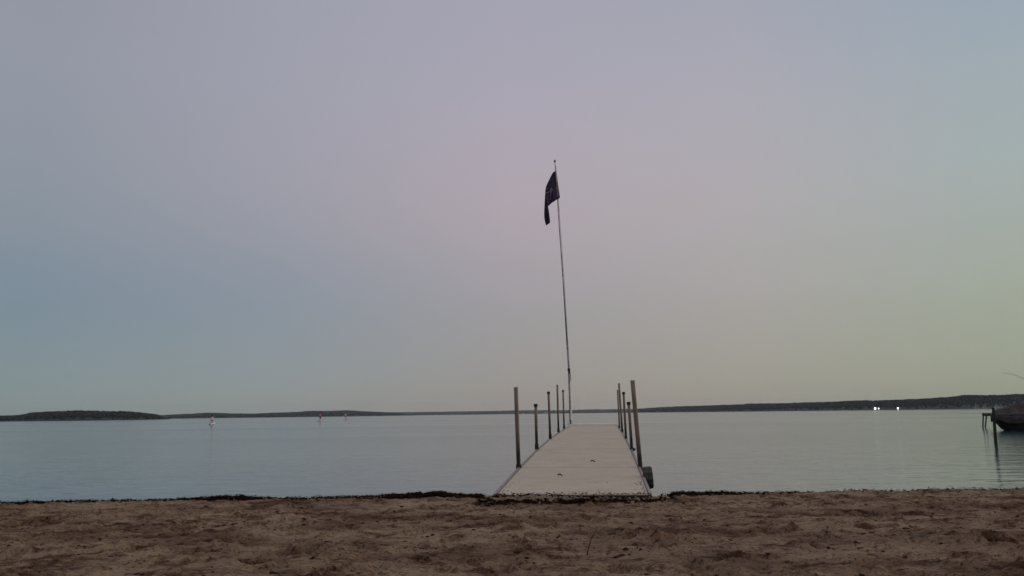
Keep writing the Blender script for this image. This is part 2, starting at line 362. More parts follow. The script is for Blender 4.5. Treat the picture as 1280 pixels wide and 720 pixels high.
def shore(label_h, label_w, prof, depth, mat, seed, crown_px=3.2, rows=7):
    """prof: list of (px, distance, height in px of wood top above its waterline)"""
    r = np.random.default_rng(seed)
    pxs = np.array([p[0] for p in prof], float); D = np.array([p[1] for p in prof], float); H = np.array([p[2] for p in prof], float)
    q = np.arange(pxs[0], pxs[-1], 4.0)
    d = np.interp(q, pxs, D); h = np.interp(q, pxs, H) * d / FPX
    h = h * (1 + 0.02 * lattice(seed, q, q * 0, 0.09) + 0.04 * lattice(seed + 1, q, q * 0, 0.03))
    x0 = (q - 640) / FPX * d
    treeh = np.minimum(h * 0.62, 15)
    cross = [(-0.02, -1.0), (0.0, 0.15), (0.03, 0.6), (0.3, None), (0.65, 1), (1.0, None), (1.4, -1.0)]
    V = []
    for k, (f, z) in enumerate(cross):
        sc_ = 1 + f * depth / d
        zz = {0: -1.0 + 0 * h, 1: 0.15 + 0 * h, 2: 0.6 + 0 * h, 3: (h - treeh) * 0.55 + .6, 4: h - treeh * 0.30, 5: h - treeh * 0.5, 6: -1 + 0 * h}[k]
        V.append(np.stack([x0 * sc_, d * sc_, zz], -1))
    V = np.array(V)  # k, n, 3
    hill = mesh_np('hill', V.reshape(-1, 3), grid_faces(len(cross), len(q)), M_hill, smooth=True)
    tag(hill, label_h, kind='structure')
    # crowns
    n = int((pxs[-1] - pxs[0]) / crown_px * rows * 2.8)
    cq = r.uniform(pxs[0], pxs[-1], n); f = r.uniform(0, 1, n) * 0.66; ridge = r.random(n) < 0.35; f = np.where(ridge, r.uniform(0.6, 0.68, n), f)
    cdist = np.interp(cq, pxs, D); ch = np.interp(cq, q, h)
    cth = np.minimum(ch * 0.62, 15)
    gz = np.where(f < 0.3, np.interp(f, [0, .03, .3], [0.15, .6, .6]) + (ch - cth) * 0.55 * np.clip((f - .03) / .27, 0, 1), (ch - cth) * (0.55 + 0.45 * np.clip((f - .3) / .35, 0, 1)) + 0.4)
    scd = 1 + f * depth / cdist
    cr = cdist / FPX * crown_px * 0.5 * r.uniform(0.75, 1.25, n)
    tall = cth * r.uniform(0.90, 1.0, n)
    taper = np.clip(np.minimum(cq - pxs[0], pxs[-1] - cq) / 20, 0.25, 1)
    con = r.random(n) < 0.02
    iv, jf = ICO1_V, ICO1_F
    jit = r.normal(0, 0.11, (n, len(iv), 3))
    v = iv[None] + jit
    hz = np.minimum(tall * 0.5, cr * 1.1) * taper; up = np.where(ridge, r.uniform(0.86, 0.97, n), r.uniform(0, 0.95, n) ** 0.7) * np.maximum(tall * taper - 2 * hz, 0)
    sx = np.where(con, cr * 0.75, cr)[:, None]
    narrow = np.where(con[:, None], 1 - 0.45 * np.clip(iv[None, :, 2], -1, 1), 1)
    vx = v[..., 0] * sx * narrow + ((cq - 640) / FPX * cdist * scd)[:, None]
    vy = v[..., 1] * sx * narrow + (cdist * scd)[:, None]
    vz = v[..., 2] * hz[:, None] + (gz + hz * 0.95 + up)[:, None]
    VV = np.stack([vx, vy, vz], -1).reshape(-1, 3)
    FF = (jf[None] + (np.arange(n) * len(iv))[:, None, None]).reshape(-1, 3)
    w = mesh_np('woods', VV, FF, mat, smooth=False)
    tag(w, label_w, kind='stuff')
shore('low ground of the nearer wooded point on the left', 'dark wood covering the nearer point on the left',
      [(-260, 950, 9), (-120, 930, 11), (-20, 920, 8.5), (15, 915, 8), (30, 910, 8.5), (42, 905, 11.5), (60, 900, 13), (110, 900, 13.5), (150, 900, 12.5), (175, 905, 10), (190, 910, 8), (204, 915, 6), (216, 920, 3)], 90, M_wood_a, 11)
shore('low ground of the far left shore', 'grey hazy wood along the far left shore',
      [(120, 2200, 5), (205, 2150, 5), (235, 2100, 6.5), (262, 2100, 7.5), (290, 2100, 6.5), (320, 2150, 5.5), (350, 2150, 6.5), (385, 2200, 8), (410, 2250, 7.5), (430, 2250, 8.5), (450, 2300, 7), (480, 2500, 5), (500, 2700, 3.5), (520, 2800, 2)], 220, M_wood_b, 12, 2.6)
shore('low ground of the faint shore beyond the dock', 'pale hazy wood on the faint shore beyond the dock',
      [(440, 4700, 4.2), (500, 4650, 4.4), (560, 4600, 4.4), (640, 4600, 4.8), (700, 4500, 4.6), (770, 4400, 4.8), (830, 4300, 4.8), (900, 4200, 4)], 300, M_wood_b, 13, 2.4)
shore('rising ground of the long right shore', 'dark wood covering the long rising right shore',
      [(770, 2900, 2), (790, 2750, 4.8), (820, 2350, 6.8), (860, 2050, 8.3), (900, 1850, 9.4), (960, 1600, 11), (1000, 1500, 12), (1060, 1360, 13), (1100, 1275, 14), (1160, 1190, 16), (1185, 1150, 18), (1200, 1125, 19.3), (1240, 1105, 19.5), (1300, 1090, 19.5), (1420, 1060, 20), (1560, 1020, 16)], 200, M_wood_c, 14, 2.8, 9)

# houses and lights on the far shores
M_hwall = new_mat('cottage_wall', (0.62, 0.6, 0.58), 0.8); M_hwall2 = new_mat('dark_cottage_wall', (0.10, 0.09, 0.085), 0.8)
M_roof = new_mat('cottage_roof', (0.12, 0.11, 0.11), 0.85); M_glass = new_mat('dark_window', (0.03, 0.035, 0.04), 0.15)
M_glow = new_mat('glow_pane', (0.8, 0.78, 0.7), 0.4, emit=((1.0, 0.96, 0.9), 3.2))  # emissive pane standing in for the bloom of a small shore light
def cottage(px, D, w, h, label, group, wall=None, lit=False, ww=1.0, wh=1.1, name='cottage', z0=0.5):
    if D < 2000: D *= .85; w *= .85; h *= .85; ww *= .85; wh *= .85
    base = P(px, hor(px), D); base.z = z0
    t = thing(name, label, 'house' if name == 'cottage' else 'glow_hut', group, base)
    dp = w * 0.9
    bm = bmesh.new(); box(bm, (-w/2, 0, 0), (w/2, dp, h)); obj('wall', bm, wall or M_hwall, t)
    bm = bmesh.new()
    rh = w * 0.32; o = 0.35
    pr = [(-w/2 - o, h - 0.1), (0, h + rh), (w/2 + o, h - 0.1), (w/2 + o, h + 0.12), (0, h + rh + 0.25), (-w/2 - o, h + 0.12)]
    va = [bm.verts.new((x, -o, z)) for x, z in pr]; vb = [bm.verts.new((x, dp + o, z)) for x, z in pr]
    bm.faces.new(va); bm.faces.new(vb[::-1])
    for k in range(6): bm.faces.new((va[k], vb[k], vb[(k + 1) % 6], va[(k + 1) % 6]))
    bmesh.ops.recalc_face_normals(bm, faces=bm.faces[:]); obj('roof', bm, M_roof, t)
    bm = bmesh.new(); va = [bm.verts.new(c) for c in ((-w/2, 0.0, h), (w/2, 0.0, h), (0, 0.0, h + rh))]; vb = [bm.verts.new((v.co.x, 0.15, v.co.z)) for v in va]
    bm.faces.new(va); bm.faces.new(vb[::-1])
    for k in range(3): bm.faces.new((va[k], vb[k], vb[(k + 1) % 3], va[(k + 1) % 3]))
    bmesh.ops.recalc_face_normals(bm, faces=bm.faces[:]); obj('gable', bm, wall or M_hwall, t)
    if lit:
        bm = bmesh.new(); box(bm, (-ww/2, -0.06, h*0.5 - wh/2), (ww/2, -0.01, h*0.5 + wh/2)); fr = obj('window_or_glow', bm, M_glow, t)  # made as wide as the spread glow around a distant light
        bm = bmesh.new(); box(bm, (-ww/2 - .1, -0.08, h*0.5 + wh/2 + .003), (ww/2 + .1, 0.0, h*0.5 + wh/2 + .12)); obj('frame', bm, M_roof, fr)
    else:
        for sx in (-0.26, 0.26):
            bm = bmesh.new(); box(bm, (sx * w - .45, -0.05, h*0.45), (sx * w + .45, -0.01, h*0.45 + 1.1)); obj('window_or_glow', bm, M_glass, t)
        bm = bmesh.new(); box(bm, (-.4, -0.05, 0.05), (.4, -0.01, 2.0)); obj('door', bm, M_roof, t)
    return t
G1 = 'pale cottages on the far shores'
cottage(654.3, 4480, 7.2, 5.0, 'faint pale cottage on far shore, just right of the tall leftmost post', G1)
cottage(681.3, 4480, 5.5, 7.8, 'pale narrow cottage on far shore, left one of a pair between two dock posts', G1)
cottage(684.4, 4480, 5.5, 7.2, 'pale narrow cottage on far shore, right one of a pair between two dock posts', G1)
cottage(1126.0, 1470, 2.6, 2.4, 'small dim grey cottage just right of the single bright light', G1, z0=1.6)
cottage(1222, 1290, 4.5, 1.7, 'low pale cottage at far waterline, left of the old dock end', G1)
cottage(1231.5, 1290, 4.0, 2.0, 'low pale cottage at far waterline, straight above the old dock end', G1)
cottage(1246.5, 1290, 4.5, 2.6, 'low pale cottage at far waterline, right beside the tall dock piling', G1)
cottage(1251.5, 1290, 4.2, 2.2, 'low pale cottage at far waterline, just left of the covered boat', G1)
G2 = 'added huts carrying the glow of the right shore lights'  # huts added to hold the oversized panes that imitate the lights' bloom
cottage(1094.0, 1500, 5.4, 4.4, 'added hut whose oversized pane shows the glow of the brightest right shore light', G2, M_hwall2, True, 3.1, 3.0, 'glow_hut', 0.3)
cottage(1098.3, 1500, 3.2, 3.4, 'small added hut with a glow pane, joined close to the right of the brightest one', G2, M_hwall2, True, 1.6, 2.2, 'glow_hut', 0.6)
cottage(1122.4, 1480, 4.0, 3.8, 'lone added hut with one oversized glow pane, right of the lit pair', G2, M_hwall2, True, 2.3, 2.8, 'glow_hut', 0.4)

# ---------------------------------------------------------------- main dock
DW = 2.0                                   # deck width
_l, _r = P(617, 615, 11.35), P(812, 613, 11.35); A0 = Vector(((_l.x + _r.x) / 2, 11.35))
_l, _r = P(711.3, 529, 37.3), P(772.3, 529, 37.3); A1 = Vector(((_l.x + _r.x) / 2, 37.3))
ax = (A1 - A0).normalized(); nr = Vector((ax.y, -ax.x))
Ld = (A1 - A0).length
def dz(s):                                  # deck height above the lake along the dock
    return float(np.interp(s, [0, 3.4, 7.4, 11.7, 16.5, 20.6, 26.1], [0.150, 0.285, 0.415, 0.505, 0.56, 0.60, 0.63]))
def DP(s, t, z=0.0):
    p = A0 + ax * s + nr * t
    return Vector((p.x, p.y, dz(s) + z))
dock = thing('dock', 'long pale sectional dock with pipe posts running from the beach into the lake', 'dock', None, (A0.x, A0.y, dz(0)))
def child(o, parent):
    """parent keeping the world placement of mesh data already given in world space"""
    o.parent = parent; o.location = o.location - (parent.location if parent.parent is None else Vector((0, 0, 0)))
    return o
def hexa(bm, s0, s1, t0, t1, za, zb):
    v = [bm.verts.new(DP(s, t, z)) for s in (s0, s1) for t in (t0, t1) for z in (za, zb)]
    for q in ((0,1,3,2), (4,6,7,5), (0,4,5,1), (2,3,7,6), (0,2,6,4), (1,5,7,3)): bm.faces.new([v[k] for k in q])
    bmesh.ops.recalc_face_normals(bm, faces=bm.faces[:])
    return bm
cuts = [0.02, 3.4, 7.4, 11.7, 16.5, 20.6, 25.35]
for i, (s0, s1) in enumerate(zip(cuts, cuts[1:])):
    g = 0.012
    bm = hexa(bmesh.new(), s0 + g, s1 - g, -DW/2 + 0.040, DW/2 - 0.040, -0.045, 0.0)
    ed = [e for e in bm.edges if all(abs(v.co.z - 0) > -1 for v in e.verts)]
    bmesh.ops.bevel(bm, geom=ed, offset=0.006, segments=2, affect='EDGES')
    ds = child(obj('deck_section', bm, M_deck), dock)
    for sg in (-1, 1):
        t0, t1 = sorted((sg * (DW/2 - 0.036), sg * DW/2))
        bm = hexa(bmesh.new(), s0, s1 - 0.004, t0, t1, -0.15, 0.014)
        obj('side_rail', bm, M_rail, ds)
    bm = bmesh.new()
    for c in np.arange(s0 + 0.6, s1 - 0.3, 0.9): hexa(bm, c, c + 0.05, -DW/2 + .045, DW/2 - .045, -0.12, -0.05)
    obj('crossbar', bm, M_rail, ds)
bm = hexa(bmesh.new(), 25.36, 26.1, -DW/2, DW/2, -0.10, 0.10); bmesh.ops.bevel(bm, geom=bm.edges[:], offset=0.008, segments=2, affect='EDGES')
o = child(obj('end_board', bm, M_deck_pale), dock); o['label'] = 'paler board across the lake end of the dock'
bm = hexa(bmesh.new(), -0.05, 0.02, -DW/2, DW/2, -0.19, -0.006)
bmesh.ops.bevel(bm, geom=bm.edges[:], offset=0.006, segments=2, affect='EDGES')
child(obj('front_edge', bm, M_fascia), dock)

def dock_post(bx, by, tx, ty, Y, rad, cap, lab=None):
    b = P(bx, by, Y); t_ = P(tx, ty, Y)
    d = (t_ - b).normalized(); foot = b - d * ((b.z + 1.1) / d.z)
    o = bpy.data.objects.new('post', None)
    bm = bmesh.new()
    n = 9; pts = [foot.lerp(t_, k / n) - b for k in range(n + 1)]
    tube(bm, pts, rad, 16)
    p = obj('post', bm, M_post, dock, True); p.location = b - dock.location
    me = p.data
    for f in me.polygons: f.use_smooth = len(f.vertices) == 4
    bpy.data.objects.remove(o)
    if lab: p['label'] = lab
    L_ = (t_ - b)
    if cap:
        bm = bmesh.new(); tube(bm, [L_ - d * 0.045, L_ + d * 0.004, L_ + d * 0.012], [rad * 1.34, rad * 1.34, rad * 1.1], 16); obj('cap', bm, M_cap, p)
    # bracket clamping the pipe to the side rail
    bm = bmesh.new(); tube(bm, [d * -0.13, d * -0.01], rad * 1.3, 16); obj('bracket', bm, M_fascia, p)
    return p
dock_post(648.2, 580, 644.8, 484, 14.8, 0.034, False, 'tallest post on the left side, open top, nearest the beach')
dock_post(670.8, 554, 669.6, 505.5, 18.8, 0.031, True)
dock_post(687.6, 541.5, 685.6, 490, 23.1, 0.030, True)
dock_post(698.0, 535, 696.6, 481, 28.0, 0.030, False)
dock_post(705.0, 531.5, 703.8, 488, 32.3, 0.030, True)
dock_post(800.5, 584, 790.6, 475.5, 14.6, 0.037, False, 'thickest post, open top, on the right side nearest the beach')
dock_post(789.6, 559, 785.8, 503, 18.4, 0.031, True)
dock_post(782.4, 546, 779.4, 490.5, 22.8, 0.030, True)
dock_post(777.6, 536, 773.6, 479, 28.0, 0.032, False)
dock_post(774.2, 531.5, 771.9, 487.5, 32.3, 0.028, False)
# bolt head on the right rail
bp = P(792.6, 562, 17.2)
bm = bmesh.new(); tube(bm, [(0, 0, -0.02), (0, 0, 0.02), (0, 0, 0.028)], [0.03, 0.03, 0.018], 12); o = obj('bolt', bm, M_cap, dock, False)
o.location = bp - dock.location

# roll-in wheel
wc = P(810.2, 597, 13.2)
R_w, w_w = 0.162, 0.135
bm = bmesh.new()
prof = [(-w_w/2, R_w*0.55), (-w_w/2, R_w*0.86), (-w_w*0.42, R_w*0.96), (-w_w*0.25, R_w), (w_w*0.25, R_w), (w_w*0.42, R_w*0.96), (w_w/2, R_w*0.86), (w_w/2, R_w*0.55)]
n = 40; rings = []
for k in range(n):
    a = 2 * math.pi * k / n; ring = []
    for j, (x, r_) in enumerate(prof):
        rr = r_ - (0.010 if (k % 4 in (2, 3) and 1 <= j <= 6) else 0)      # tread blocks
        ring.append(bm.verts.new((x, rr * math.cos(a), rr * math.sin(a))))
    rings.append(ring)
for k in range(n):
    a, b = rings[k], rings[(k + 1) % n]
    for j in range(len(prof) - 1): bm.faces.new((a[j], b[j], b[j + 1], a[j + 1]))
    bm.faces.new((a[-1], b[-1], b[0], a[0]))
bmesh.ops.recalc_face_normals(bm, faces=bm.faces[:])
wheel = bpy.data.objects.new('wheel', None); C.objects.link(wheel); wheel.parent = dock
wheel.location = wc - dock.location; wheel.rotation_euler = (0, R(-4), R(-6))
wheel['label'] = 'dark ribbed wheel beside the right front corner of the deck'
obj('tyre', bm, M_rubber, wheel)
bm = bmesh.new(); tube(bm, [(-0.045, 0, 0), (0.045, 0, 0)], R_w * 0.56, 24); tube(bm, [(-0.07, 0, 0), (0.07, 0, 0)], 0.03, 12); obj('rim', bm, M_rim, wheel)
bm = bmesh.new(); tube(bm, [(-0.30, 0, 0), (-0.05, 0, 0)], 0.016, 10); obj('axle', bm, M_rim, wheel)

# ---------------------------------------------------------------- flagpole and flag
FY = 37.0
fb = P(713.2, 529.5, FY)
fp = thing('flagpole', 'tall thin leaning flagpole standing at the lake end of the dock', 'flagpole', None, fb)
pl = [(713.2, 531), (712.3, 500), (711.0, 462), (708.6, 425), (703.6, 345), (699.3, 285), (696.9, 247), (694.6, 215), (693.6, 203)]
pts = [P(a, b, FY) - fb for a, b in pl]
bm = bmesh.new(); tube(bm, pts[:4], [0.042, 0.040, 0.038, 0.036], 12); obj('pole', bm, M_pole, fp, True)
bm = bmesh.new(); tube(bm, pts[3:], [0.030, 0.026, 0.024, 0.022, 0.019, 0.017], 12); obj('upper_pole', bm, M_pole, fp, True)
bm = bmesh.new(); bmesh.ops.create_icosphere(bm, subdivisions=2, radius=0.042)
for v in bm.verts: v.co.z *= 1.5; v.co += P(693.5, 201.5, FY) - fb
obj('finial', bm, M_cap, fp, True)
k0 = P(711.1, 461, FY) - fb
bm = bmesh.new(); tube(bm, [k0 - Vector((0.0, 0, 0.10)), k0 + Vector((0, 0, 0.02))], 0.058, 12); obj('collar', bm, M_cap, fp, True)
bm = bmesh.new(); box(bm, k0 + Vector((-0.015, -0.10, -0.19)), k0 + Vector((0.025, -0.04, 0.0)), bevel=0.006); obj('cleat', bm, M_cap, fp)
bm = bmesh.new()
hal = [k0 + Vector((0.03, -0.07, -0.05)), k0 + Vector((0.07, -0.08, -0.35)), k0 + Vector((0.085, -0.08, -0.52)), k0 + Vector((0.04, -0.08, -0.50)), k0 + Vector((0.035, -0.07, -0.08))]
tube(bm, hal, 0.009, 6); obj('rope_coil', bm, M_rope, fp)
bm = bmesh.new(); tube(bm, [P(a, b, FY - 0.055) - fb for a, b in ((711.9, 459), (704.9, 345), (698.2, 250), (694.7, 207))], 0.006, 6); obj('halyard', bm, M_rope, fp)
bm = bmesh.new(); tube(bm, [P(714.0, 525, FY - .03) - fb, P(713.6, 511.5, FY - .03) - fb], 0.042, 12); o = obj('base_sleeve', bm, M_white, fp); o['label'] = 'short white sleeve at the foot of the pole'
bm = bmesh.new(); box(bm, (-0.12, -0.12, -0.03), (0.12, 0.12, 0.0), bevel=0.004); obj('base_plate', bm, M_rail, fp)

def bez(pl, t):
    n = len(pl) - 1; k = min(int(t * n), n - 1); f = t * n - k
    a = pl[max(k - 1, 0)]; b = pl[k]; c = pl[k + 1]; d = pl[min(k + 2, n)]
    return tuple(0.5 * ((2 * b[i]) + (-a[i] + c[i]) * f + (2*a[i] - 5*b[i] + 4*c[i] - d[i]) * f * f + (-a[i] + 3*b[i] - 3*c[i] + d[i]) * f ** 3) for i in range(2))
TOP = [(694.4, 209.5), (694.9, 213), (691, 216), (686.5, 224.5), (682.2, 234.5), (681.2, 245), (680.6, 256), (680.2, 267), (680.6, 274), (682.6, 282)]
BOT = [(697.4, 249.5), (700.0, 247.0), (695, 250.2), (690, 253.5), (686.5, 256.5), (685.3, 258.5), (686.0, 263), (686.8, 269), (687.4, 274), (687.8, 278.3)]
def flag_pt(u, v, lift=0.0):
    a = bez(TOP, u); b = bez(BOT, u)
    e = v
    px = a[0] + (b[0] - a[0]) * e; py = a[1] + (b[1] - a[1]) * e
    amp = 0.16 * math.sin(math.pi * min(u * 1.2, 1)) + 0.06
    dep = amp * math.sin(u * 13.0 + v * 1.6 + 0.3) * (0.45 + 0.55 * v) + 0.05 * math.sin(v * 9 + u * 5) * u
    dep += 0.16 * math.exp(-((u - 0.11) / 0.09) ** 2) * v
    if u < 0.04: dep *= u / 0.04
    return P(px, py, FY + dep - lift)
NU, NV = 90, 34
V = [flag_pt(i / (NU - 1), j / (NV - 1)) for i in range(NU) for j in range(NV)]
fo = flag_pt(0, 0)
flag = mesh_np('flag', [(v - fo)[:] for v in V], grid_faces(NU, NV), M_flag, smooth=True)
flag.location = fo
md = flag.modifiers.new('thick', 'SOLIDIFY'); md.thickness = 0.004
tag(flag, 'limp dark navy flag with a faint pale emblem hanging from the pole top', 'flag')
# emblem: pale outline of a crest, printed on the cloth
def ribbon(bm, pts, w=0.018):
    dense = []
    for a, b in zip(pts, pts[1:]):
        for k in range(6): dense.append((a[0] + (b[0] - a[0]) * k / 6, a[1] + (b[1] - a[1]) * k / 6))
    dense.append(pts[-1])
    p3 = [flag_pt(u, v, 0.012) - fo for u, v in dense]
    for a, b in zip(p3, p3[1:]):
        d = (b - a)
        if d.length < 1e-5: continue
        sd = d.cross(Vector((0, 1, 0))).normalized() * w
        bm.faces.new([bm.verts.new(q) for q in (a - sd, b - sd, b + sd, a + sd)])
bm = bmesh.new()
ribbon(bm, [(0.30, 0.42), (0.34, 0.62), (0.36, 0.80), (0.42, 0.93), (0.47, 0.80), (0.46, 0.55), (0.40, 0.45), (0.30, 0.42)])
ribbon(bm, [(0.27, 0.55), (0.35, 0.50), (0.44, 0.30), (0.50, 0.18)])
ribbon(bm, [(0.38, 0.25), (0.42, 0.15), (0.47, 0.10), (0.50, 0.20), (0.44, 0.33)])
ribbon(bm, [(0.36, 0.60), (0.44, 0.62), (0.40, 0.78)], 0.012)
ribbon(bm, [(0.50, 0.25), (0.53, 0.55), (0.50, 0.80)], 0.012)
emb = obj('emblem', bm, M_emblem, flag)

# ---------------------------------------------------------------- neighbour's dock and covered boat, far right
def beam(bm, a, b, w, h):
    a = Vector(a); b = Vector(b); d = (b - a).normalized(); s = Vector((-d.y, d.x, 0)).normalized() * w / 2; u = Vector((0, 0, h / 2))
    v = [bm.verts.new(p + x + y) for p in (a, b) for x in (-s, s) for y in (-u, u)]
    for q in ((0,1,3,2), (4,6,7,5), (0,4,5,1), (2,3,7,6), (0,2,6,4), (1,5,7,3)): bm.faces.new([v[k] for k in q])
    bmesh.ops.recalc_face_normals(bm, faces=bm.faces[:]); return bm
# farther dock on thin legs
dA = P(1227.5, 516.8, 52)
d2 = thing('old_dock', 'low dark dock end on thin slanting legs, behind the tall piling at right', 'dock', 'weathered docks at the right edge', dA)
d2.rotation_euler = (0, 0, R(-28)); RI = Matrix.Rotation(R(28), 4, 'Z')
bm = bmesh.new(); beam(bm, (0, -0.02, -0.09), (9, -0.6, -0.09), 0.06, 0.14); obj('side_beam', bm, M_wood, d2)
bm = bmesh.new(); beam(bm, (0, 1.22, -0.09), (9, 0.6, -0.09), 0.06, 0.14); obj('side_beam', bm, M_wood, d2)
for k in range(58):
    bm = bmesh.new(); x = k * 0.155; y0 = -0.02 - x / 9 * 0.58
    box(bm, (x, y0 - 0.05, -0.018 + random.uniform(-.004, .004)), (x + 0.135, y0 + 1.3, 0.02 + random.uniform(-.004, .004))); obj('plank', bm, M_wood, d2)
for (bx, tx, yy) in ((1228.6, 1229.2, 52.0), (1231.6, 1233.4, 53.1), (1262, 1262, 50.9), (1265, 1265, 52)):
    a = P(tx, 516.8, yy) - dA; b = P(bx, 534, yy) - dA; b = a + (b - a) * ((dA.z + a.z + 1.0) / (a.z - b.z))
    bm = bmesh.new(); tube(bm, [RI @ a, RI @ b], 0.04, 10); obj('leg', bm, M_wood_dark, d2)
# nearer dock with the tall piling
dB = P(1238.5, 519.6, 30)
d3 = thing('old_dock', 'nearer dark plank dock with a tall leaning piling, beside the covered boat', 'dock', 'weathered docks at the right edge', dB)
d3.rotation_euler = (0, 0, R(-28))
bm = bmesh.new(); beam(bm, (0, 0, -0.02), (6, -0.2, -0.02), 0.07, 0.085); obj('side_beam', bm, M_wood, d3)
bm = bmesh.new(); beam(bm, (0, 1.0, -0.02), (6, 0.8, -0.02), 0.07, 0.085); obj('side_beam', bm, M_wood, d3)
for k in range(38):
    bm = bmesh.new(); x = k * 0.155 + 0.01; y0 = -x / 6 * 0.2
    box(bm, (x, y0 - 0.05, 0.024 + random.uniform(0, .004)), (x + 0.135, y0 + 1.05, 0.05 + random.uniform(-.004, .004))); obj('plank', bm, M_wood, d3)
a = RI @ (P(1241.4, 509.5, 29.9) - dB); b = RI @ (P(1244.8, 553, 29.9) - dB)
bm = bmesh.new(); tube(bm, [a, a.lerp(b, .5), b + (b - a) * 0.5], [0.044, 0.048, 0.050], 12); obj('piling', bm, M_wood_dark, d3)
for xx, yy in ((5.2, -0.25), (5.2, 0.85)):
    bm = bmesh.new(); tube(bm, [(xx, yy, 0.15), (xx, yy, -1.9)], 0.055, 12); obj('piling', bm, M_wood_dark, d3)

bB = P(1249, 537, 45); bB.z = 0
boat = thing('covered_boat', 'moored boat under a wrinkled dark tarp at the right edge of the picture', 'boat', None, bB)
boat.rotation_euler = (0, 0, R(-20))
Lb = 6.6
st = np.linspace(0, 1, 34)
def hull_pt(s, a):
    """s along, a -1..1 across (0 = keel)"""
    x = s * Lb
    half = 1.05 * np.interp(s, [0, 0.03, 0.15, 0.35, 0.8, 1], [0.78, 0.86, 0.95, 1, 1, 0.92])
    gun = np.interp(s, [0, 0.2, 1], [0.74, 0.62, 0.55])
    keel = np.interp(s, [0, 0.02, 0.05, 0.2, 1], [0.30, 0.10, -0.04, -0.22, -0.25])
    w = abs(a); z = keel + (gun - keel) * w ** 3.5
    y = math.copysign(half * w ** 0.4, a) if a else 0
    return (x + (1 - w) * 0.25 * (1 - min(s * 6, 1)) , y + 0.9, z)
NA = 21
V = [hull_pt(s, a) for s in st for a in np.linspace(-1, 1, NA)]
mesh_np('hull', V, grid_faces(len(st), NA), M_hull, boat, True)
bm = bmesh.new(); tr = [bm.verts.new(hull_pt(1, a)) for a in np.linspace(-1, 1, NA)]; bm.faces.new(tr)
tr = [bm.verts.new(hull_pt(0, a)) for a in np.linspace(-1, 1, NA)]; bm.faces.new(tr); obj('transom', bm, M_hull, boat)
bm = bmesh.new()
for s0_, s1_ in zip(st[2:], st[3:]):
    for sg in (-1, 1):
        q = [hull_pt(s, sg * w) for s, w in ((s0_, .52), (s1_, .52), (s1_, .58), (s0_, .58))]
        bm.faces.new([bm.verts.new((x, y + sg * 0.006, z)) for x, y, z in q])
obj('stripe', bm, M_stripe, boat)
def tarp_pt(s, a):
    half = 1.05 * np.interp(s, [0, 0.03, 0.15, 0.35, 0.8, 1], [0.78, 0.86, 0.95, 1, 1, 0.92]) + 0.05
    gun = np.interp(s, [0, 0.2, 1], [0.74, 0.62, 0.55])
    ridge = np.interp(s, [0, 0.06, 0.12, 0.22, 0.30, 0.45, 0.6, 1], [1.02, 1.14, 1.30, 1.50, 1.58, 1.58, 1.25, 0.85])
    w = abs(a)
    if w > 0.82:                     # skirt hanging over the gunwale
        f = (w - 0.82) / 0.18; y = half + 0.015 * math.sin(s * 60) ; z = gun + 0.02 - f * (0.26 + 0.06 * math.sin(s * 23 + a))
    else:
        f = w / 0.82; y = half * f; z = ridge + (gun + 0.02 - ridge) * f ** 1.35 - 0.05 * math.sin(math.pi * f) * (1 + math.sin(s * 40))
    z += 0.02 * math.sin(s * 47 + a * 5) + 0.012 * math.sin(s * 93 - a * 11)
    return (s * Lb - 0.05 - (0.04 if s == 0 else 0), math.copysign(y, a) + 0.9, z)
NT = 41; st2 = np.linspace(0, 1, 90)
V = [tarp_pt(s, a) for s in st2 for a in np.linspace(-1, 1, NT)]
tp = mesh_np('tarp', V, grid_faces(len(st2), NT), M_tarp, boat, True)
bm = bmesh.new()
for s in (0, 1): bm.faces.new([bm.verts.new(tarp_pt(s, a)) for a in np.linspace(-0.9, 0.9, NT)])
obj('tarp_end', bm, M_tarp, boat)
# thin whip aerial arching above the boat
ap = [P(1330, 524, 46.9), P(1318, 500, 46.9), P(1298, 483, 46.9), P(1280, 473.5, 46.9), (P(1267, 468, 46.9)), P(1253, 466, 46.9)]
bm = bmesh.new(); tube(bm, [Matrix.Rotation(R(20), 4, 'Z') @ (p - bB) for p in ap], [0.02, 0.016, 0.012, 0.010, 0.008, 0.006], 8); obj('aerial', bm, M_rope, boat)

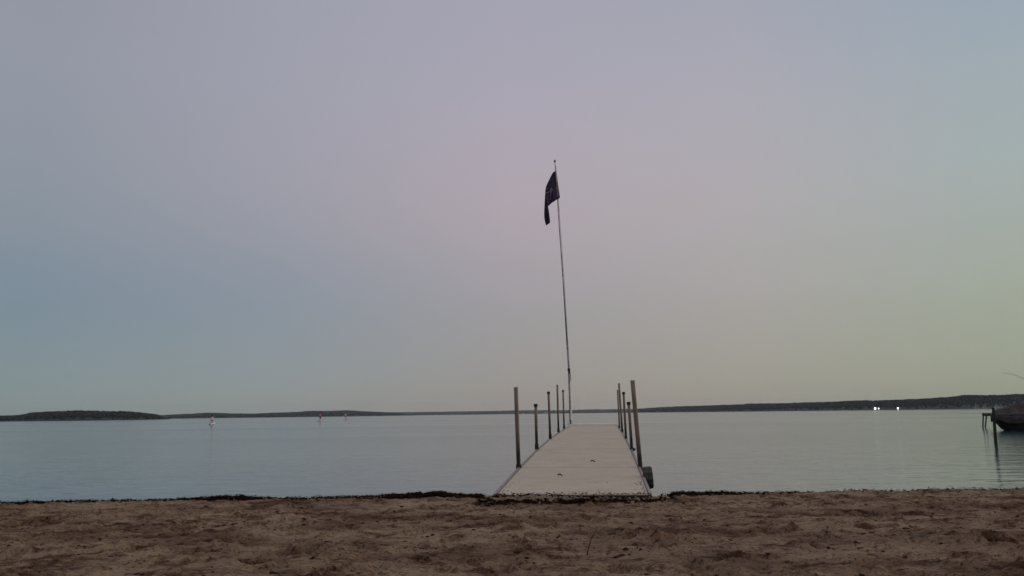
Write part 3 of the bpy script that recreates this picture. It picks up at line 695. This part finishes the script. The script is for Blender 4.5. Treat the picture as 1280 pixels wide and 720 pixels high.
# ---------------------------------------------------------------- paddlers
M_skin = new_mat('skin', (0.42, 0.26, 0.20), 0.6)
M_board = new_mat('board_white', (0.80, 0.79, 0.76), 0.4)
def person(base, label, top_col, leg_col, hair_col, heading, group, stoop=0.0, hatted=False, s=1.0, long_hair=False):
    t = thing('person', label, 'person', group, base); t.rotation_euler = (0, 0, heading)
    body_c = new_mat('skin_tone', (0.45, 0.26, 0.22), 0.6)
    J = {'pel': (0, 0, .92), 'sp': (0, .02, 1.12), 'ch': (0, .04 + stoop, 1.33), 'nk': (0, .06 + stoop, 1.50), 'hd': (0, .08 + stoop, 1.62), 'tp': (0, .08 + stoop, 1.72)}
    E = [('pel', 'sp'), ('sp', 'ch'), ('ch', 'nk'), ('nk', 'hd'), ('hd', 'tp')]
    Rr = {'pel': .14, 'sp': .12, 'ch': .15, 'nk': .055, 'hd': .095, 'tp': .075}
    for sg, q in ((-1, 'l'), (1, 'r')):
        J['sh' + q] = (sg * .19, .04 + stoop, 1.42); J['el' + q] = (sg * .24, .16 + stoop, 1.18); J['wr' + q] = (sg * .10, .36 + stoop, 1.12 + sg * .1); J['ha' + q] = (sg * .06, .42 + stoop, 1.12 + sg * .1)
        J['hi' + q] = (sg * .10, 0, .86); J['kn' + q] = (sg * .14, .07, .50); J['an' + q] = (sg * .15, 0, .09); J['to' + q] = (sg * .16, .17, .035)
        E += [('ch', 'sh' + q), ('sh' + q, 'el' + q), ('el' + q, 'wr' + q), ('wr' + q, 'ha' + q), ('pel', 'hi' + q), ('hi' + q, 'kn' + q), ('kn' + q, 'an' + q), ('an' + q, 'to' + q)]
        Rr.update({'sh' + q: .06, 'el' + q: .043, 'wr' + q: .03, 'ha' + q: .035, 'hi' + q: .09, 'kn' + q: .06, 'an' + q: .04, 'to' + q: .03})
    keys = list(J); me = bpy.data.meshes.new('body')
    me.from_pydata([Vector(J[k]) * s for k in keys], [(keys.index(a), keys.index(b)) for a, b in E], [])
    o = link_mesh('body', me, body_c, t)
    sk = o.modifiers.new('skin', 'SKIN')
    for i, k in enumerate(keys):
        me.skin_vertices[0].data[i].radius = (Rr[k] * s, Rr[k] * s * (0.8 if k in ('ch', 'pel', 'sp') else 1)); me.skin_vertices[0].data[i].use_root = (k == 'pel')
    ss = o.modifiers.new('sub', 'SUBSURF'); ss.levels = 1; ss.render_levels = 2; sk.use_smooth_shade = True
    # clothing
    bm = bmesh.new(); tube(bm, [Vector(p) * s for p in ((0, .0, .90), (0, .02, 1.12), (0, .04 + stoop, 1.33), (0, .05 + stoop, 1.46))], [.175 * s, .16 * s, .20 * s, .11 * s], 16)
    if long_hair:
        b2 = bmesh.new(); tube(b2, [Vector(p) * s for p in ((0, .02, .58), (0, .02, .80), (0, .01, 1.0), (0, .02, 1.20))], [.30 * s, .25 * s, .20 * s, .185 * s], 16)
        obj('skirt', b2, new_mat('skirt_cloth', (0.85, 0.55, 0.52), 0.8), t, True)
    for sg in (-1, 1): tube(bm, [Vector((sg * .14, .04 + stoop, 1.42)) * s, Vector((sg * .24, .12 + stoop, 1.22)) * s], [.08 * s, .068 * s], 12)
    obj('shirt', bm, new_mat('shirt_cloth', top_col, 0.8), t, True)
    bm = bmesh.new()
    for sg in (-1, 1): tube(bm, [Vector((sg * .09, 0, .95)) * s, Vector((sg * .13, .06, .52)) * s], [.115 * s, .095 * s], 12)
    obj('shorts', bm, new_mat('shorts_cloth', leg_col, 0.8), t, True)
    bm = bmesh.new(); bmesh.ops.create_icosphere(bm, subdivisions=2, radius=0.115 * s)
    for v in bm.verts:
        if long_hair:
            v.co.x *= 1.35
            if v.co.z < 0: v.co.z *= 3.4
        v.co += Vector((0, (.04 if long_hair else .065) + stoop, 1.67)) * s
    bmesh.ops.delete(bm, geom=[v for v in bm.verts if v.co.z < 1.62 * s and v.co.y > ((.13 if long_hair else .08) + stoop) * s], context='VERTS')
    obj('hat' if hatted else 'hair', bm, new_mat('hat_cloth' if hatted else 'hair_dark', hair_col, 0.8), t, True)
    return t
def paddleboard(c, length, ang, label, group):
    n = 28; V = []
    sec = [(-1, 0.06), (-0.85, 0.17), (0, 0.19), (0.85, 0.17), (1, 0.06), (0.8, -0.035), (0, -0.05), (-0.8, -0.035)]
    for i in range(n):
        s = i / (n - 1); w = 0.40 * math.sin(math.pi * min(max(s, 0.012), 0.988)) ** 0.45; rk = 0.16 * max(0, (s - 0.75) / 0.25) ** 2
        for a, z in sec: V.append((a * w, (s - 0.5) * length, z + rk + 0.02))
    Fq = [(i * 8 + k, i * 8 + (k + 1) % 8, (i + 1) * 8 + (k + 1) % 8, (i + 1) * 8 + k) for i in range(n - 1) for k in range(8)]
    o = mesh_np('paddleboard', V, Fq, M_board, None, True); o.location = c; o.rotation_euler = (0, 0, ang)
    tag(o, label, 'paddleboard', group)
    bm = bmesh.new(); box(bm, (-0.01, -length * .42, -0.2), (0.01, -length * .36, -0.03)); obj('fin', bm, M_cap, o)
    return o
def paddle(pb, heading, s, label, group):
    M = Matrix.Rotation(heading, 4, 'Z')
    bm = bmesh.new(); tube(bm, [M @ Vector(p) * s for p in ((-0.02, .42, 1.75), (0.16, .45, 0.1))], 0.016, 8)
    o = obj('paddle', bm, M_cap, None); o.location = pb; tag(o, label, 'paddle', group)
    bm = bmesh.new(); box(bm, (-0.09, -0.012, -0.4), (0.09, 0.012, 0.06), M @ Matrix.Translation(Vector((0.17, .45, 0.12)) * s), 0.01); obj('blade', bm, M_cap, o)
def at_water(px, D):
    p = P(px, hor(px), D); p.z = 0; return p
GB, GP, GD = 'white paddleboards on the lake', 'people standing on paddleboards', 'paddles held by the paddleboarders'
c = at_water(265, 150); paddleboard(c + Vector((0.05, 0, 0)), 3.1, R(5), 'small white paddleboard under the figure in the pale skirt, far left', GB)
person(c + Vector((0.05, 0, .2)), 'small figure with dark hair and top and a pale skirt, standing on the leftmost paddleboard', (0.012, 0.01, 0.014), (0.75, 0.35, 0.32), (0.01, 0.01, 0.012), R(60), GP, s=0.93, long_hair=True)
paddle(c + Vector((0.05, 0, .2)), R(60), .93, 'thin dark paddle held by the figure in the pale skirt', GD)
c = at_water(400.8, 215); paddleboard(c + Vector((-0.62, 0, 0)), 3.0, R(22), 'white paddleboard under the figure in the red top, middle of the three', GB)
person(c + Vector((-0.05, 0, .2)), 'distant figure in a red top and dark shorts, standing on the middle paddleboard', (0.85, 0.22, 0.30), (0.04, 0.01, 0.02), (0.02, 0.01, 0.012), R(70), GP, s=1.04)
paddle(c + Vector((-0.05, 0, .2)), R(70), 1.04, 'thin dark paddle held by the figure in the red top and dark shorts', GD)
c = at_water(431.6, 300); paddleboard(c + Vector((0.1, 0, 0)), 3.1, R(10), 'hardly visible paddleboard pointing away under the farthest figure', GB)
person(c + Vector((0.1, 0, .2)), 'farthest tiny figure with a pale hat and red clothes, rightmost of the three', (0.85, 0.6, 0.6), (0.8, 0.14, 0.12), (0.95, 0.92, 0.90), R(-10), GP, hatted=True, s=1.04)
paddle(c + Vector((0.1, 0, .2)), R(-10), 1.04, 'thin dark paddle held by the farthest, pale-hatted figure', GD)

# ---------------------------------------------------------------- wrack line, litter, pebbles, twigs
def scatter_blobs(name, centres, mat, label, squash=0.6, sub=1):
    iv, jf = (ICO_V, ICO_F) if sub == 2 else (ICO1_V, ICO1_F)
    c = np.array([(x, y, z) for x, y, z, r_ in centres]); rr = np.array([r_ for *_, r_ in centres])
    n = len(c); v = iv[None] * (1 + rng.normal(0, 0.25, (n, len(iv), 1)))
    st_ = rng.uniform(0.6, 1.6, (n, 1)); v = v * np.stack([st_, 1 / st_, np.full_like(st_, squash)], -1)
    a = rng.uniform(0, math.pi, n); ca, sa = np.cos(a)[:, None], np.sin(a)[:, None]
    x = v[..., 0] * ca - v[..., 1] * sa; y = v[..., 0] * sa + v[..., 1] * ca
    V = np.stack([x * rr[:, None] + c[:, 0:1], y * rr[:, None] + c[:, 1:2], v[..., 2] * rr[:, None] + c[:, 2:3]], -1).reshape(-1, 3)
    FF = (jf[None] + (np.arange(n) * len(iv))[:, None, None]).reshape(-1, 3)
    o = mesh_np(name, V, FF, mat); tag(o, label, kind='stuff'); return o
def strands(name, specs, mat, label):
    """thin curled ribbons: (x, y, z, length, width, lift)"""
    V = []; Fq = []
    for x, y, z, ln, w, lift in specs:
        a = random.uniform(0, 2 * math.pi); k = 5; cu = random.uniform(-1.2, 1.2); b0 = len(V)
        px, py = x, y
        for i in range(k + 1):
            f = i / k; aa = a + cu * f
            zz = z + lift * math.sin(math.pi * min(f * random.uniform(0.8, 1.1), 1)) + 0.002
            V.append((px - math.sin(aa) * w, py + math.cos(aa) * w, zz)); V.append((px + math.sin(aa) * w, py - math.cos(aa) * w, zz + w * 0.5))
            px += math.cos(aa) * ln / k; py += math.sin(aa) * ln / k
        for i in range(k): Fq.append((b0 + 2 * i, b0 + 2 * i + 1, b0 + 2 * i + 3, b0 + 2 * i + 2))
    o = mesh_np(name, V, Fq, mat); tag(o, label, kind='stuff'); return o
def px2x(px, Y): return (px - 640) / FPX * Y
# amount of weed along the beach edge by image column
def weed_amount(x):
    px = 640 + x / 11.3 * FPX
    return float(np.interp(px, [-60, 0, 60, 90, 130, 200, 280, 300, 380, 440, 520, 590, 640, 700, 800, 815, 860, 900, 985, 1000, 1100, 1300],
                               [.7, .65, .5, .25, .25, .22, .4, .8, .65, .8, 1, 1, .9, .7, .7, .6, .5, .75, .65, .12, .06, .08]))
bl = []; sr = []
for _ in range(27000):
    x = random.uniform(-8, 8)
    k = weed_amount(x) * (0.6 + 0.6 * float(lattice(41, np.array([x]), np.array([0.]), 1.6)[0]))
    if random.random() > k: continue
    y = 11.40 + random.gauss(0, 0.11) - 0.10 * math.sin(x * 0.55 + 0.6) - 0.05 * math.sin(x * 1.7)
    if -0.4 < x < 1.86: continue
    z = ground(x, y); r_ = random.uniform(0.008, 0.030) * (0.7 + 0.6 * k)
    hgt = random.uniform(0, 0.036) * min(k * 1.3, 1) * (0.5 + 0.8 * abs(float(lattice(55, np.array([x]), np.array([0.]), 4.0)[0])))
    bl.append((x, y, z + hgt, r_))
    if random.random() < 0.6: sr.append((x, y, z + hgt + 0.008, random.uniform(0.03, 0.09), random.uniform(0.0015, 0.004), random.uniform(0, 0.022)))
# thick band lying in front of the dock
for _ in range(5600):
    px = random.uniform(596, 830); x0_ = px2x(px, 11)
    band = random.random()
    yy = 11.16 + random.gauss(0, 0.05) if band < 0.45 else 10.42 + random.gauss(0, 0.10) + (px - 700) * 0.0006
    if band < 0.45 and px < 690 and random.random() < 0.85: continue
    if band >= 0.45 and px > 770 and random.random() < 0.7: continue
    if random.random() > 0.55 + 0.5 * float(lattice(43, np.array([x0_]), np.array([yy]), 3.0)[0]): continue
    if band < 0.45 and px > 700 and random.random() < 0.5: continue
    z = ground(x0_, yy)
    bl.append((x0_, yy, z + random.uniform(0, 0.012), random.uniform(0.007, 0.022)))
    if random.random() < 0.5: sr.append((x0_, yy, z + 0.012, random.uniform(0.03, 0.09), random.uniform(0.0015, 0.004), random.uniform(0, 0.02)))
scatter_blobs('lake_weed_wrack', bl, M_weed, 'dark clumps of washed-up weed along the water edge', 0.55)
strands('lake_weed_strands', sr, M_weed, 'loose dark strands of washed-up weed')
# litter in the sand: bits of bark and leaf, sparse, clustered
lt = []; ls = []
cl = [(random.uniform(-7, 7), random.uniform(4.8, 11), random.uniform(.1, .5)) for _ in range(150)]
cl += [(px2x(540, 8.6), 8.6, .5), (px2x(560, 7.8), 7.8, .45), (px2x(780, 7.6), 7.6, .5), (px2x(840, 7.0), 7.0, .5), (px2x(820, 6.5), 6.5, .6), (px2x(600, 6.6), 6.6, .4)]
for cx, cy, sp in cl:
    for _ in range(random.randint(6, 26)):
        x = cx + random.gauss(0, sp); y = cy + random.gauss(0, sp * 0.35)
        if not (4.4 < y < 11.2 and abs(x) < 8): continue
        z = ground(x, y)
        if random.random() < 0.5: lt.append((x, y, z + 0.001, random.choice((random.uniform(0.004, 0.012), random.uniform(0.01, 0.024)))))
        else: ls.append((x, y, z + 0.003, random.uniform(0.02, 0.08), random.uniform(0.001, 0.003), random.uniform(0, 0.012)))
scatter_blobs('sand_litter', lt, M_leaf, 'scattered dark bits of bark and leaf on the sand', 0.4)
strands('grass_litter', ls, M_leaf, 'scattered dry stalks and grass bits on the sand')
pb = []
for _ in range(240):
    px = random.uniform(640, 830); y = random.uniform(10.75, 11.22); x = px2x(px, y)
    pb.append((x, y, ground(x, y) + 0.012, random.uniform(0.005, 0.013)))
for _ in range(260):
    x = random.uniform(-7.5, 7.5); y = random.uniform(4.6, 11.6); pb.append((x, y, ground(x, y) + 0.002, random.uniform(0.003, 0.008)))
for _ in range(60):
    x = px2x(random.uniform(290, 580), 11.3); y = 11.3 + random.gauss(0, .06); pb.append((x, y, ground(x, y) + 0.02, random.uniform(0.005, 0.012)))
scatter_blobs('pebbles', pb, M_pebble, 'small pale pebbles and shell bits on the sand', 0.7)
# sand and weed crumbs washed onto the shore end of the deck
cr = []
for _ in range(420):
    s = abs(random.gauss(0, 0.10)) + 0.02; t_ = random.uniform(-0.97, 0.97)
    if random.random() > 0.35 + 0.65 * abs(float(lattice(77, np.array([t_]), np.array([s]), 4.0)[0])): continue
    p = DP(s, t_); cr.append((p.x, p.y, p.z + 0.003, random.uniform(0.004, 0.012)))
for _ in range(60):
    s = random.uniform(0.2, 1.4); t_ = random.choice((-0.9, 0.9)) + random.gauss(0, .04); t_ = max(-.93, min(.93, t_))
    p = DP(s, t_); cr.append((p.x, p.y, p.z + 0.003, random.uniform(0.003, 0.009)))
for _ in range(70):
    p = DP(random.uniform(0.3, 9), random.uniform(-.9, .9)); cr.append((p.x, p.y, p.z + 0.002, random.uniform(0.002, 0.007)))
scatter_blobs('weed_crumbs', cr, M_leaf, 'dark crumbs of weed along the shore end of the deck', 0.45)
def leaf(p, ln, wd, name, label, cat, ang=0.0):
    bm = bmesh.new(); n = 7; L_ = []; Rr = []; Md = []
    for i in range(n):
        f = i / (n - 1); w = wd * math.sin(math.pi * min(max(f, .03), .97)) ** 0.8
        x = (f - .5) * ln; z = 0.01 + 0.012 * math.sin(f * 4)
        L_.append(bm.verts.new((x, w, z + 0.012))); Md.append(bm.verts.new((x, 0, z - 0.004))); Rr.append(bm.verts.new((x, -w, z + 0.008)))
    for i in range(n - 1):
        bm.faces.new((L_[i], Md[i], Md[i + 1], L_[i + 1])); bm.faces.new((Md[i], Rr[i], Rr[i + 1], Md[i + 1]))
    o = obj(name, bm, M_leaf, None, True); o.location = p; o.rotation_euler = (0, 0, ang)
    md = o.modifiers.new('thick', 'SOLIDIFY'); md.thickness = 0.003
    return tag(o, label, cat)
s_ = 2.15; leaf(DP(s_, -0.25, 0.004), 0.07, 0.022, 'dead_leaf', 'small dark curled leaf lying on the near part of the deck', 'leaf', 0.2)
s_ = 4.4; leaf(DP(s_, 0.22, 0.001), 0.09, 0.005, 'dead_leaf', 'faint thin stalk of leaf lying halfway along the deck', 'leaf', 0.3)
def twig(px, py, Y, pts, rad, label):
    p = P(px, py, Y); p.z = ground(p.x, p.y) - 0.01
    bm = bmesh.new(); tube(bm, pts, rad, 6); o = obj('twig', bm, M_twig, None, True); o.location = p; tag(o, label, 'twig')
twig(733, 694, 6.4, [(0, 0, 0), (0.015, 0.02, 0.05), (0.03, 0.03, 0.10), (0.055, 0.05, 0.15), (0.085, 0.06, 0.185)], [.005, .0045, .004, .003, .002], 'thin dark twig standing upright in the sand below the dock')
twig(657, 690, 6.5, [(0, 0, 0), (0.0, 0.01, 0.04), (0.012, 0.02, 0.065), (0.035, 0.03, 0.08)], [.003, .003, .0025, .0015], 'short hooked sprig standing in the sand left of the upright twig')

# ---------------------------------------------------------------- haze
mh = bpy.data.materials.new('haze'); mh.use_nodes = True; t = mh.node_tree; t.nodes.clear()
o_ = t.nodes.new('ShaderNodeOutputMaterial'); v_ = t.nodes.new('ShaderNodeVolumePrincipled')
v_.inputs['Color'].default_value = (0.95, 0.96, 0.98, 1); v_.inputs['Density'].default_value = 0.75e-4
t.links.new(v_.outputs[0], o_.inputs['Volume'])
bm = bmesh.new(); box(bm, (-5100, -1100, -5), (5100, 5300, 60)); hz = obj('haze', bm, mh); tag(hz, 'thin evening haze over the lake', kind='stuff')
